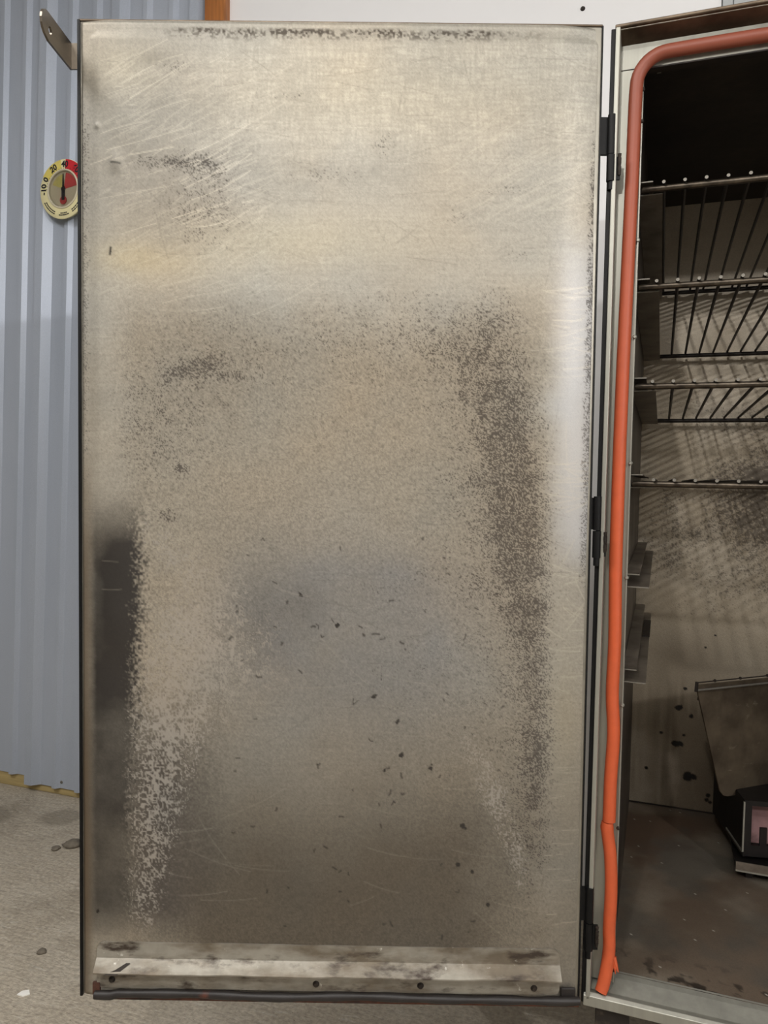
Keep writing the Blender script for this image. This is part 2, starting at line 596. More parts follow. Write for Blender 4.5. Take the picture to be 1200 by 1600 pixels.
# black edging along the hinge side
MB().box(-0.0075, -0.001, 0.004, 0.030, -0.01, CH).build('edge_strip', M_['black'], cab, bevel=0.001)
# recessed face plate with turned-in lip
MB().box(0.0055, 0.0365, FY, FY + 0.002, 0.014, CH - 0.001).build('face_plate', M_['steel'], cab)
MB().box(CW - 0.0365, CW - 0.0055, FY, FY + 0.002, 0.014, CH - 0.001).build('face_plate', M_['steel'], cab)
MB().box(0.0365, CW - 0.0365, FY, FY + 0.002, 1.3765, CH - 0.001).build('face_plate', M_['steel'], cab)
MB().box(0.0365, 0.0382, FY - 0.004, FY + 0.012, 0.016, 1.368).build('inner_lip', M_['steel'], cab)
MB().box(CW - 0.0382, CW - 0.0365, FY - 0.004, FY + 0.012, 0.016, 1.368).build('inner_lip', M_['steel'], cab)
MB().box(0.0382, CW - 0.0382, FY - 0.002, FY + 0.014, 1.3745, 1.3765).build('inner_lip', M_['soot'], cab)
# dark weld seam in the corner of the face plate
MB().box(0.006, 0.028, FY - 0.0006, FY, 1.377, 1.3782).build('weld_seam', M_['soot'], cab)
# liner
M_['liner'] = mat('smoked_liner', srgb(84, 76, 68), 0.45, 0.5, noise=(20, 0.3, (1, .5, .2)), mix=[(srgb(40, 33, 29), 6, 0.4, 0.65)])
MB().box(IX0 - 0.003, IX0, FY + 0.002, IY1, IZ0, IZ1).build('liner_side', M_['liner'], cab)
MB().box(IX1, IX1 + 0.003, FY + 0.002, IY1, IZ0, IZ1).build('liner_side', M_['liner'], cab)
MB().box(IX0, IX1, IY1 - 0.006, IY1 - 0.002, IZ0, IZ0 + 0.0022).build('floor_seam', M_['soot'], cab)
MB().box(IX0, IX1, FY + 0.002, IY1, IZ1, IZ1 + 0.003).build('liner_top', M_['soot'], cab)
MB().box(IX0 + .02, IX1 - .02, 0.07, 0.078, IZ1 - 0.006, IZ1).build('ceiling_seam', M_['rim_dark'], cab)
MB().box(0.055, 0.061, 0.068, 0.080, IZ1 - 0.022, IZ1 - 0.006).build('ceiling_clip', M_['steel_dull'], cab)

# painted back liner: soot, speckle and drips
RB = np.random.default_rng(5)
h, w_ = 760, 400
xs = np.linspace(IX0, IX1, w_); zs = np.linspace(IZ1, IZ0, h)
X, Z = np.meshgrid(xs, zs)
fine = RB.random((h, w_))
n1 = fbm(h, w_, 90, 5, RB); n2 = fbm(h, w_, 10, 3, RB)
col = np.ones((h, w_, 1)) * lin((196, 185, 167))
col = lerp(col, lin((166, 152, 130)), sstep(0.4, 0.65, n1) * 0.6)
D = 0.42 * blob(X, Z, 0.10, 0.72, 0.14, 0.13) + 0.5 * blob(X, Z, 0.30, 0.76, 0.11, 0.16) + 0.25 * blob(X, Z, 0.2, 0.55, 0.3, 0.12) \
    + 0.18 * blob(X, Z, 0.15, 0.95, 0.3, 0.06) + 0.35 * blob(X, Z, 0.5, 0.7, 0.2, 0.25)
D *= 0.1 + 1.8 * fbm(h, w_, 34, 4, RB)
fineb = .5 * fine + .5 * vnoise(h, w_, 2.2, RB)
sp = sstep(0.0, 0.22, D * .9 - fineb + .08)
col = lerp(col, lin((66, 56, 50)), sp * 0.6)
col = col * (1 - .25 * np.clip(D, 0, 1))[..., None]
haze = 0.5 * blob(X, Z, 0.14, 0.37, 0.09, 0.06) + 1.1 * sstep(0.37, 0.20, Z) * (0.35 + 0.9 * n1) * (0.55 + .45 * sstep(0.05, 0.16, X)) * (.75 + .5 * vnoise(h, w_, (60, 4), RB)) \
    + 0.25 * sstep(1.15, 1.4, Z)
col = lerp(col, lin((92, 80, 64)), np.clip(haze, 0, 0.85))
for (cx, cz, r) in ((.139, .254, .008), (.165, .236, .006), (.1345, .17, .010), (.145, .168, .007), (.162, .094, .013), (.172, .095, .009),
                    (.2046, .044, .005), (.207, .056, .005), (.212, .04, .005), (.15, .30, .004), (.19, .40, .004), (.21, .43, .003),
                    (.1, .19, .005), (.182, .28, .006), (.15, .19, .004), (.07, .10, .004)):
    d = np.hypot(X - cx, (Z - cz) * 1.15) / r + (n2 - 0.5) * 1.6 + (fine - .5) * .25
    col = lerp(col, lin((16, 13, 12)), sstep(1.15, 0.75, d))
surf = np.stack([np.full_like(X, 0.35) - 0.2 * sp, 0.5 + 0.15 * sp, fine], -1)
Pb = np.stack([X, np.full_like(X, IY1 - 0.002), Z], -1)
M_['back'] = painted('sooted_back_liner', 0.15, 600, 0.25)
link('liner_back', grid_mesh('liner_back', Pb, col, surf), M_['back'], cab)

# painted interior floor
h, w_ = 240, 240
xs = np.linspace(IX0, IX1, w_); ys = np.linspace(IY1, 0.055, h)
X, Y = np.meshgrid(xs, ys)
fine = RB.random((h, w_)); n1 = fbm(h, w_, 70, 5, RB)
col = np.ones((h, w_, 1)) * lin((142, 133, 119))
col = lerp(col, lin((98, 80, 66)), np.clip(sstep(0.38, 0.6, n1) * 0.7 + 0.6 * blob(X, Y, 0.10, 0.55, 0.10, 0.20), 0, 1))
col = lerp(col, lin((88, 87, 82)), sstep(0.45, 0.7, fbm(h, w_, 40, 4, RB)) * 0.6)
col = lerp(col, lin((30, 24, 21)), sstep(0.62, 0.72, fbm(h, w_, 6, 3, RB)) * sstep(0.16, 0.05, Y) * 0.9)
col = lerp(col, lin((215, 212, 200)), (fine > 0.9993).astype(float))
surf = np.stack([np.full_like(X, 0.45), 0.42 + 0.2 * n1, fine], -1)
link('liner_floor', grid_mesh('liner_floor', np.stack([X, Y, np.full_like(X, IZ0)], -1), col, surf), painted('sooted_floor_liner', 0.12, 500, 0.2), cab)

# rivets on the inner lip
for (x, z) in ((0.0374, 1.345), (0.0374, 1.30), (0.0374, 0.99), (0.0374, 0.805), (0.0374, 0.443), (0.0374, 0.255), (0.0374, 1.13),
               (0.0374, 0.065), (0.0374, 0.035), (0.0374, 0.635)):
    b = MB().disc((x, FY - 0.004, z), 0.0032, -0.0022, 'y', 10, 0, 0.0018)
    smooth_by_angle(b.build('rivet', M_['steel'] if 0.3 < z < 1.2 else M_['soot'], cab))

# support rails (C channels)
RACK_Z = [1.2067, 1.0649, 0.9190, 0.7747, 0.6243, 0.4790]


def rail_mesh(flip):
    t = 0.0016
    pr = [(0, 0), (0.0345, 0), (0.0345, t), (t, t), (t, 0.0190), (0.0205, 0.0190), (0.0205, 0.0190 + t), (0, 0.0190 + t)]
    if flip: pr = [(-x, z) for x, z in pr]
    b = MB().prism(pr, 0.050, 0.722, 'y')
    b.mi[-2] = 1
    return b.mesh('support_rail')


rm0, rm1 = rail_mesh(False), rail_mesh(True)
M_['rail'] = mat('smoked_rail', srgb(136, 127, 116), 0.42, 0.6, noise=(25, 0.3, (1, .3, 1)), mix=[(srgb(84, 75, 67), 12, 0.45, 0.7)])
for m in (M_['rail'], M_['bright']):
    rm0.materials.append(m); rm1.materials.append(m)
for z in RACK_Z:
    o = bpy.data.objects.new('support_rail', rm0); C.objects.link(o); o.parent = cab; o.location = (IX0 + 0.0006, 0, z - 0.0062)
    o = bpy.data.objects.new('support_rail', rm1); C.objects.link(o); o.parent = cab; o.location = (IX1 - 0.0006, 0, z - 0.0062)
# fixing tab on the lowest rail
MB().box(0.056, 0.070, 0.42, 0.60, 0.4729 + .0018, 0.4775).build('rail_tab', M_['soot'], cab)

# silicone rope gasket, in two lengths with a butt joint
gy = FY - 0.0085
up = [(0.0238, gy, 0.2660), (0.0240, gy, 0.33), (0.0262, gy, 0.40), (0.0225, gy, 0.46), (0.0235, gy, 0.54), (0.0215, gy, 0.64), (0.0212, gy, 0.74), (0.0215, gy, 0.83), (0.0225, gy, 0.95), (0.0248, gy, 1.10), (0.0265, gy, 1.22), (0.0275, gy, 1.32)]
rr = 0.042
for k in range(0, 10):
    a = math.pi - k * (math.pi / 2) / 9
    up.append((0.0285 + rr + rr * math.cos(a), gy, 1.3915 - rr + rr * math.sin(a)))
up += [(0.16, gy, 1.3920), (0.30, gy, 1.3915), (0.5, gy, 1.392), (CW - 0.07, gy, 1.3915)]
for k in range(1, 10):
    a = math.pi / 2 - k * (math.pi / 2) / 9
    up.append((CW - 0.0285 - rr + rr * math.cos(a), gy, 1.3915 - rr + rr * math.sin(a)))
up += [(CW - 0.0265, gy, 1.2), (CW - 0.0255, gy, 0.8), (CW - 0.0265, gy, 0.4), (CW - 0.026, gy, 0.02)]


def resample(pts, step=0.012):
    pts = [Vector(p) for p in pts]
    out = []
    for i in range(len(pts) - 1):
        p0 = pts[max(i - 1, 0)]; p1 = pts[i]; p2 = pts[i + 1]; p3 = pts[min(i + 2, len(pts) - 1)]
        n = max(1, int((p2 - p1).length / step))
        for k in range(n):
            t = k / n
            out.append(0.5 * ((2 * p1) + (p2 - p0) * t + (2 * p0 - 5 * p1 + 4 * p2 - p3) * t * t + (3 * p1 - p0 - 3 * p2 + p3) * t ** 3))
    out.append(pts[-1])
    return out


g = MB().tube(resample(up), 0.0096, 14).build('gasket', M_['gasket'], cab, smooth=False)
smooth_by_angle(g, 50)
lo = [(0.0215, gy - 0.001, 0.2645), (0.0212, gy - 0.001, 0.256), (0.0240, gy, 0.236), (0.0272, gy, 0.214), (0.0295, gy, 0.18), (0.0300, gy, 0.145), (0.0290, gy, 0.10), (0.0300, gy - 0.002, 0.072), (0.0280, gy - 0.006, 0.045), (0.0235, gy - 0.012, 0.018), (0.0205, gy - 0.016, 0.0095)]
lp = resample(lo, 0.006)
rs = [0.0094] * len(lp)
rs[0] = 0.0086; rs[1] = 0.0100; rs[-1] = 0.0088
g = MB().tube(lp, 0.0094, 14, rs=rs).build('gasket', M_['gasket'], cab)
smooth_by_angle(g, 50)
MB().tube([(0.0365, gy - 0.003, 0.060), (0.0410, gy - 0.005, 0.048), (0.0445, gy - 0.006, 0.040)], 0.003, 7, rs=[0.0045, 0.003, 0.0008]).build('gasket_shred', M_['gasket'], cab)
MB().tube([(0.0365, gy - 0.003, 0.056), (0.0395, gy - 0.006, 0.045), (0.0405, gy - 0.006, 0.036)], 0.003, 7, rs=[0.004, 0.0024, 0.0006]).build('gasket_shred', M_['gasket'], cab)

# legs
M_['leg'] = mat('dark_leg_steel', srgb(48, 43, 40), 0.6, 0.3, noise=(40, 0.4), mix=[(srgb(90, 78, 66), 20, 0.6, 0.75)])
for x in (0.012, CW - 0.062):
    for y in (0.03, CD - 0.08):
        MB().box(x, x + 0.05, y, y + 0.05, -0.2663, -0.012).build('leg', M_['leg'], cab, bevel=0.002)

# ------------------------------------------------------------------ the door (a part of the cabinet)
DW, DH = 0.75, 1.438
CABI = CAB_M.inverted()
M_['door_shell'] = mat('door_shell_steel', srgb(150, 146, 136), 0.4, 0.8, noise=(30, 0.2))
door = MB().box(-DW / 2 + 0.001, DW / 2 - 0.001, 0.006, 0.045, -DH / 2 + 0.001, DH / 2 - 0.001).build('door', M_['door_shell'], cab, CABI @ DOOR_M)
door['label'] = 'soot-stained scratched stainless steel door standing open'

NX, NZ = 512, 955
u = np.linspace(0, 1, NX)[None] * np.ones((NZ, 1))
v = np.linspace(0, 1, NZ)[:, None] * np.ones((1, NX))
# chart coordinates of the stain map on the door skin (about 1.1 units per millimetre)
PX = (122 + 5 * v) * (1 - u) + (943 - 38 * v) * u
PY = (28 + 1529 * v) * (1 - u) + (38 + 1533 * v) * u
h, w_ = NZ, NX
rg = np.random.default_rng(23)
fine = rg.random((h, w_))
fine2 = vnoise(h, w_, 1.7, rg)
n4 = fbm(h, w_, 4, 2, rg); n10 = fbm(h, w_, 10, 3, rg); n40 = fbm(h, w_, 40, 4, rg); n120 = fbm(h, w_, 120, 4, rg)
weave = 0.35 * vnoise(h, w_, (1.5, 12), rg) + 0.35 * vnoise(h, w_, (12, 1.5), rg) + .3 * n10
brush = vnoise(h, w_, (1.4, 60), rg)
bl = lambda cx, cy, rx, ry: blob(PX, PY, cx, cy, rx, ry)
E_ = 0.55 * (n40 - .5)
# -- tone of the metal and the baked-on film
base = np.ones((h, w_, 1)) * lin((200, 194, 181))
base = base * (1 + 0.16 * (n120 - 0.5) + 0.16 * (n40 - 0.5) + 0.10 * (brush - .5))[..., None]
film = sstep(430, 560, PY + 60 * (n40 - .5) + 0.10 * np.abs(PX - 600)) * sstep(150, 230, PX + 30 * (n40 - .5)) * sstep(880, 820, PX + 30 * (n40 - .5))
film *= 1 - 0.85 * np.clip(bl(520, 1010, 170, 190) + 0.8 * bl(470, 1250, 220, 160) + 0.6 * bl(560, 1380, 250, 120), 0, 1)
base = lerp(base, lin((172, 160, 140)), film * 0.7)
yel = 0.45 * bl(200, 385, 50, 24) + 0.3 * bl(260, 400, 90, 26) + 0.25 * bl(190, 100, 60, 40) + 0.3 * bl(610, 130, 260, 70) + 0.25 * bl(880, 1120, 30, 120) + 0.3 * bl(430, 360, 200, 40)
base = lerp(base, lin((224, 208, 170)), np.clip(yel, 0, 0.6))
cool = np.clip(0.6 * bl(450, 960, 120, 160) + .45 * bl(560, 1010, 210, 170) + 0.6 * bl(600, 910, 120, 70) + 0.5 * bl(640, 1010, 110, 120) + .3 * bl(640, 120, 250, 70), 0, 0.9)
base = lerp(base, lin((152, 152, 153)), cool * (0.55 + .35 * n40))
base = base * (1 - 0.28 * np.clip(bl(400, 940, 60, 90) + bl(480, 930, 30, 40) * .6, 0, 1))[..., None]
warm = sstep(980, 1380, PY + 120 * (n120 - .5)) * sstep(190, 330, PX + 60 * (n40 - .5)) * (0.45 + .55 * sstep(880, 700, PX + 60 * (n40 - .5)))  # smoke-brown film, deepened to stand for dark reflections low down
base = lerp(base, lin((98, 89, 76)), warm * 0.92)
base = base * (1 - .30 * sstep(560, 230, PX) * sstep(430, 250, PY) * (.7 + .6 * n40))[..., None]
base = base * (1 - 0.25 * bl(520, 260, 200, 40) * n10 - 0.22 * bl(250, 320, 110, 110) * n40 - .12 * bl(330, 540, 150, 110))[..., None]
base = base * (1 + 0.16 * sstep(.45, .8, weave) * sstep(300, 180, PY) * sstep(250, 420, PX))[..., None]
base = base * (1 + 0.06 * (weave - .5) * 2 + (0.17 + .20 * film) * (fine2 + fine - 1))[..., None]
# -- dark reflection painted low on the latch side, browner ground beside it
edge = PX + 22 * (n4 - .5) + 26 * (fine2 - .5) + 14 * (n40 - .5) + 0.02 * (PY - 900)
dk = sstep(236, 203, edge) * sstep(725, 860, PY + 24 * (n40 - .5)) * sstep(1475, 1400, PY) * sstep(128, 152, PX + 6 * (n10 - .5))
dk2 = sstep(370, 250, edge) * sstep(1000, 1220, PY) * sstep(1480, 1400, PY) * 0.75
base = lerp(base, lin((54, 50, 48)), np.clip(dk * (0.82 + .4 * (n40 - .5) + .3 * bl(195, 900, 40, 160)), 0, .95))
base = lerp(base, lin((86, 78, 72)), np.clip(dk2 * 1.2 * (1 - dk), 0, .85))
painted_sheen = sstep(845, 900, PX + 24 * (n40 - .5)) * sstep(300, 480, PY) * sstep(900, 800, PY + 30 * (n40 - .5))  # bluish-white reflection painted along the hinge side
base = lerp(base, lin((226, 227, 230)), painted_sheen * .75)
rim = np.clip(sstep(150, 132, PX) * sstep(600, 900, PY), 0, 1)
base = lerp(base, lin((128, 112, 92)), rim * 0.8)
# -- dark speckle
D = polyband(PX, PY, [(330, 540, 120, .10), (480, 500, 90, .08), (640, 480, 60, .18), (740, 530, 55, .34), (790, 620, 50, .46), (800, 740, 50, .60), (815, 850, 42, .62), (822, 905, 40, .42), (830, 960, 30, .42), (838, 1060, 30, .40), (845, 1150, 30, .42), (838, 1230, 28, .30), (840, 1330, 30, .16)])
D = np.maximum(D, 0.5 * bl(810, 830, 40, 60))
D += polyband(PX, PY, [(260, 620, 90, .10), (420, 500, 100, .04), (640, 500, 100, .09), (760, 600, 100, .2), (780, 780, 90, .22), (790, 950, 80, .18), (800, 1150, 60, .16), (830, 1350, 50, .14), (850, 1450, 40, .12)])
D += 0.55 * bl(820, 875, 26, 10) + 0.6 * bl(828, 930, 24, 9) + .45 * bl(843, 1160, 14, 26) + .35 * bl(838, 1225, 10, 30)
D += 0.62 * bl(285, 562, 30, 12) + 0.5 * bl(318, 548, 26, 9) + 0.42 * bl(362, 568, 24, 7) + 0.5 * bl(283, 712, 9, 9) + 0.42 * bl(264, 784, 14, 12)
D += 0.30 * bl(300, 245, 40, 14) + 0.40 * bl(250, 243, 55, 9) + 0.3 * bl(330, 252, 30, 20) + 0.25 * bl(320, 320, 55, 50) + .16 * bl(300, 290, 130, 90) + .10 * bl(200, 130, 60, 60) + 0.28 * bl(598, 218, 22, 24) + 0.3 * bl(510, 265, 55, 14) + 0.22 * bl(720, 325, 40, 30) + 0.25 * bl(800, 285, 50, 12) + .2 * bl(780, 470, 40, 60) + .25 * bl(810, 385, 25, 12) + .25 * bl(460, 145, 35, 10) + .25 * bl(270, 100, 30, 14)
D *= .82
D += 0.07 * film + .10 * bl(600, 1050, 120, 130) + 0.14 * bl(230, 660, 60, 90) + .10 * bl(640, 880, 130, 40)
D += 0.34 * sstep(146, 130, PX) * sstep(100, 220, PY) * sstep(1000, 500, PY)
rightline = 943 - 38 * v
D += 0.45 * sstep(22, 8, rightline - PX) * sstep(120, 300, PY) * sstep(1000, 800, PY)
D *= 0.45 + 1.1 * n10
mottle = 0.75 * fine + 0.25 * fine2
D = np.minimum(D, .62)
sp = sstep(0.02, 0.20, D - mottle * 0.85 + 0.04)
sooty = lin((70, 59, 54))
base = lerp(base, sooty, sp * 0.68)
base = base * (1 - 0.30 * np.clip(D, 0, 1))[..., None]
# crusted line along the top fold
topline = 46 + 0.012 * (PX - 400) + 3 * (n40 - .5)
crust = np.exp(-((PY - topline) / 4.0) ** 2) * sstep(170, 330, PX) * sstep(930, 700, PX) * (.25 + .75 * sstep(.30, .6, n10)) * (.35 + .65 * sstep(.3, .65, fine2)) + 0.7 * np.exp(-((PY - topline - 7) / 8.0) ** 2) * sstep(200, 330, PX) * sstep(930, 700, PX) * sstep(.42, .66, .5 * n4 + .5 * fine2)
base = lerp(base, lin((70, 58, 46)), np.clip(crust, 0, .9))
# -- light speckle where the film has flaked
L = polyband(PX, PY, [(225, 800, 14, .18), (320, 900, 60, .20), (290, 1000, 70, .32), (262, 1120, 58, .42), (248, 1220, 44, .46), (236, 1320, 38, .34), (225, 1430, 30, .26)])
L = np.maximum(L, polyband(PX, PY, [(735, 1140, 18, .20), (770, 1220, 26, .30), (800, 1300, 24, .28), (815, 1370, 20, .2)]))
L += .14 * bl(400, 1000, 90, 130) + .08 * bl(560, 1150, 160, 120) + .12 * bl(850, 1470, 60, 20)
L *= .62 + .2 * sstep(1250, 1000, PY)
L *= 0.4 + 1.2 * fbm(h, w_, 7, 2, rg)
flk = .5 * fbm(h, w_, 3.4, 2, rg) + .5 * vnoise(h, w_, (2.6, 1.8), rg)
lp_ = sstep(0.0, 0.10, L - np.abs(flk - .5) * 1.9 * (0.55 + 0.6 * fine2) - 0.035)
base = lerp(base, lin((186, 178, 166)), lp_ * 0.85)
# -- discrete black chips
for _ in range(90):
    cx, cy = rg.uniform(360, 800), rg.uniform(800, 1460)
    if rg.random() < .25 and cy > 1200: continue
    a = rg.uniform(0, 3.1); r = rg.uniform(1.2, 3.6)
    d = [(cx + k * r * math.cos(a) + rg.normal(0, 1), cy + k * r * math.sin(a) + rg.normal(0, 1)) for k in range(-1, 2)]
    A = np.zeros((h, w_)); stroke(A, PX, PY, d, rg.uniform(.8, 1.6), 1)
    base = lerp(base, lin((50, 44, 38)), A * .8) if A.max() > 0 else base
for (cx, cy, r) in ((628, 1162, 4), (675, 1184, 4), (602, 1186, 3), (586, 1070, 3.5), (597, 1043, 4), (625, 1110, 3.5), (470, 908, 3), (733, 1450, 3.5), (724, 1280, 4), (715, 1340, 3.5), (738, 1350, 3), (763, 1405, 3), (527, 957, 3), (173, 377, 3), (153, 1417, 3)):
    d = np.hypot(PX - cx, (PY - cy) * .8) / r + (n4 - .5) * 2.2
    base = lerp(base, lin((40, 34, 30)), sstep(1.0, .6, d) * .9)
# -- scratches
A = np.zeros((h, w_))


def arc(x0, y0, x1, y1, s, wdt=1.2, bow=0.06):
    n = 6
    dx, dy = x1 - x0, y1 - y0
    pts = []
    for k in range(n + 1):
        t = k / n
        b = bow * 4 * t * (1 - t)
        pts.append((x0 + dx * t - dy * b, y0 + dy * t + dx * b))
    stroke(A, PX, PY, pts, wdt, s)


for q in ((190, 126, 240, 98, .7), (203, 147, 290, 96, .8), (225, 145, 275, 112, .5), (158, 200, 225, 182, .7), (210, 182, 300, 148, .6), (165, 225, 300, 188, .6), (200, 232, 272, 220, .8), (140, 245, 175, 234, .8), (310, 226, 392, 185, .8), (312, 243, 362, 215, .8), (290, 282, 370, 242, .7), (300, 300, 392, 256, .8), (270, 328, 320, 312, 1), (292, 340, 358, 330, 1), (295, 325, 350, 305, .8), (190, 352, 245, 335, .7), (200, 365, 235, 345, .6), (145, 300, 260, 280, .5), (170, 318, 230, 300, .4), (250, 432, 330, 413, .6), (255, 457, 352, 440, .6), (395, 475, 498, 423, .6), (310, 472, 350, 468, .5), (235, 465, 355, 461, .5), (210, 85, 262, 60, .5), (180, 130, 192, 129, .5), (182, 158, 214, 157, .5),
          (730, 232, 832, 170, .6), (800, 300, 940, 230, .6), (810, 290, 935, 236, .5), (815, 315, 940, 268, .5), (770, 270, 900, 205, .35), (835, 318, 935, 300, .5), (720, 345, 830, 290, .3),
          (815, 505, 925, 494, .5), (840, 472, 925, 466, .5), (808, 480, 838, 505, .4), (830, 530, 922, 523, .5), (860, 547, 922, 542, .4), (830, 567, 915, 568, .5), (885, 640, 897, 760, .5), (870, 745, 915, 750, .4), (870, 435, 925, 433, .5),
          (205, 512, 140, 508, .4), (160, 900, 190, 900, .3), (160, 855, 185, 857, .3)):
    arc(*q[:4], q[4] * .62, .8, rg.normal(.012, .02))
for _ in range(420):      # sheaf of strokes swept across the upper latch corner
    x0, y0 = rg.uniform(150, 420), rg.uniform(90, 450)
    a = -rg.uniform(.25, .65); l = rg.uniform(12, 55)
    arc(x0, y0, x0 + l * math.cos(a), y0 + l * math.sin(a), rg.uniform(.08, .38) * (1.3 if 280 < x0 < 380 and 230 < y0 < 340 else .8), rg.uniform(.6, 1.0), rg.normal(0.005, .02))
for _ in range(60):
    x0, y0 = rg.uniform(680, 880), rg.uniform(190, 340)
    a = -rg.uniform(.38, .60); l = rg.uniform(30, 110)
    arc(x0, y0, x0 + l * math.cos(a), y0 + l * math.sin(a), rg.uniform(.1, .35), .9, .02)
for _ in range(70):
    y0 = rg.choice([rg.uniform(425, 580), rg.uniform(700, 780), rg.uniform(860, 1060)])
    x0 = rg.uniform(845, 900); a = rg.normal(-.05, .2 if y0 < 800 else .45); l = rg.uniform(20, 70)
    arc(x0, y0, min(x0 + l * math.cos(a), 925), y0 + l * math.sin(a), rg.uniform(.15, .55), .9, .03)
for _ in range(120):      # faint long wiping marks
    x0, y0 = rg.uniform(250, 800), rg.uniform(80, 1450)
    a = rg.normal(0.15, .35); l = rg.uniform(30, 120)
    arc(x0, y0, x0 + l * math.cos(a), y0 + l * math.sin(a), rg.uniform(.04, .14), .9, .03)
for _ in range(18):
    y0 = rg.uniform(1180, 1450); x0 = rg.uniform(850, 885)
    arc(x0, y0, x0 + rg.uniform(15, 40), y0 + rg.normal(0, 2), rg.uniform(.15, .4), .8, .01)
scr = A.copy()
base = lerp(base, lin((242, 234, 214)), np.clip(scr * .85, 0, 1))
A = np.zeros((h, w_))
for _ in range(300):      # fine dark scoring
    x0, y0 = rg.uniform(200, 880), rg.uniform(60, 1100)
    a = rg.normal(0.1, .35) if rg.random() < .75 else rg.uniform(0, 3.1); l = rg.uniform(20, 90)
    arc(x0, y0, x0 + l * math.cos(a), y0 + l * math.sin(a), rg.uniform(.06, .24), .7, rg.normal(0, .02))
base = lerp(base, lin((90, 82, 72)), A)
# slotted nick and rust spots
A = np.zeros((h, w_)); stroke(A, PX, PY, [(173, 372), (172, 382)], 1.8, 1); stroke(A, PX, PY, [(174, 243), (188, 245)], 1.6, .8)
base = lerp(base, lin((24, 18, 14)), A)
# warm/cool film tint, slow
tint = fbm(h, w_, 90, 3, rg) - .5
base = base * np.stack([1 + .10 * tint, np.ones_like(tint), 1 - .12 * tint], -1)
base = np.clip(base * np.array([.61, .605, .598]), 0.004, 0.95)
metal = np.clip(0.50 - 0.22 * film - 0.4 * sp - 0.3 * lp_ - 0.25 * warm + 0.1 * sstep(850, 890, PX) - .08 * painted_sheen, 0.1, .95)
rough = np.clip(0.54 + 0.13 * film + 0.2 * sp + 0.15 * lp_ - 0.05 * dk + .12 * warm - 0.06 * sstep(860, 890, PX) + .02 * painted_sheen - .1 * scr + 0.10 * (n40 - .5), .25, .85)
# -- shape of the skin: folded edges, slight oil-canning, dents
Xd = (u - .5) * DW; Zd = (.5 - v) * DH
dl, dr = u * DW, (1 - u) * DW
dt, db = v * DH, (1 - v) * DH
yy = 0.0016 * (sstep(0.030, 0.012, dl) + 0.5 * sstep(0.030, 0.004, dr) + sstep(0.028, 0.014, dt))
yy = np.minimum(yy, 0.0016)
yy += 0.0030 * (np.exp(-(dl / .003) ** 2) + np.exp(-(dr / .003) ** 2) + np.exp(-(dt / .003) ** 2) + np.exp(-(db / .003) ** 2))
yy += 0.007 * np.clip(1 - dr / .07, 0, 1) ** 2 + 0.004 * np.clip(1 - dl / .06, 0, 1) ** 2
yy += 0.0016 * (vnoise(h, w_, 150, rg) - .5) + 0.0006 * (vnoise(h, w_, 60, rg) - .5)
yy -= 0.0022 * bl(182, 243, 9, 14) + 0.0014 * bl(152, 188, 4, 4) - 0.0012 * bl(235, 95, 26, 12)
Pd = np.stack([Xd, yy - 0.001, Zd], -1)
surf = np.stack([metal, rough, np.clip(.5 * fine + .5 * sp - .6 * scr, 0, 1)], -1)
M_['skin'] = painted('stained_door_steel', 0.07, 900, 0.10)
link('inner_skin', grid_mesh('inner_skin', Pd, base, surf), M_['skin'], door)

# thin dark edge bead on the latch side and along the top fold
MB().box(-DW / 2 - 0.0025, -DW / 2 + 0.0012, 0.002, 0.045, -DH / 2, DH / 2).build('edge_bead', M_['black'], door)
MB().box(-DW / 2 - 0.0015, DW / 2, 0.004, 0.045, DH / 2 - 0.001, DH / 2 + 0.0018).build('edge_bead', M_['rim_dark'], door, bevel=0.0005)
MB().box(DW / 2 - 0.001, DW / 2 + 0.0012, 0.004, 0.045, -DH / 2, DH / 2).build('edge_bead', M_['black'], door)


# drip ledge: folded strip, rounded ends
def ledge():
    x0, x1 = -0.3500, 0.3440
    vs_prof = [(0.000, -0.632), (-0.0030, -0.632), (-0.0033, -0.6540), (-0.0038, -0.6555), (-0.0190, -0.6695), (-0.0193, -0.6712), (-0.0035, -0.6780),
               (-0.0030, -0.7020), (0.000, -0.7020)]
    n = len(vs_prof)
    cols = []
    nx = 60
    for i in range(nx + 1):
        x = x0 + (x1 - x0) * i / nx
        cols.append(x)
    for k, c in enumerate((0.002, 0.005, 0.010)):
        cols += [x0 + c, x1 - c]
    cols = sorted(set(cols))
    vs, fs = [], []
    for x in cols:
        d = min(x - x0, x1 - x)
        ins = 0.0 if d > 0.012 else 0.012 - math.sqrt(max(0, 0.012 ** 2 - (0.012 - d) ** 2))
        sag = 0.0006 * math.sin(x * 31) + 0.0004 * math.sin(x * 83 + 1)
        for k, (y, z) in enumerate(vs_prof):
            zz = z + sag * (1 if k in (4, 5) else .4) - 0.0005 * 0
            if k <= 1: zz -= ins
            if k >= n - 2: zz += ins * .6
            vs.append((x, y - 0.0005, zz + 0.004 * 0))
    m = len(cols)
    for i in range(m - 1):
        for k in range(n - 1):
            fs.append((i * n + k, i * n + k + 1, (i + 1) * n + k + 1, (i + 1) * n + k))
    fs.append(tuple(range(n))); fs.append(tuple((m - 1) * n + k for k in range(n - 1, -1, -1)))
    return MB().add(vs, fs)


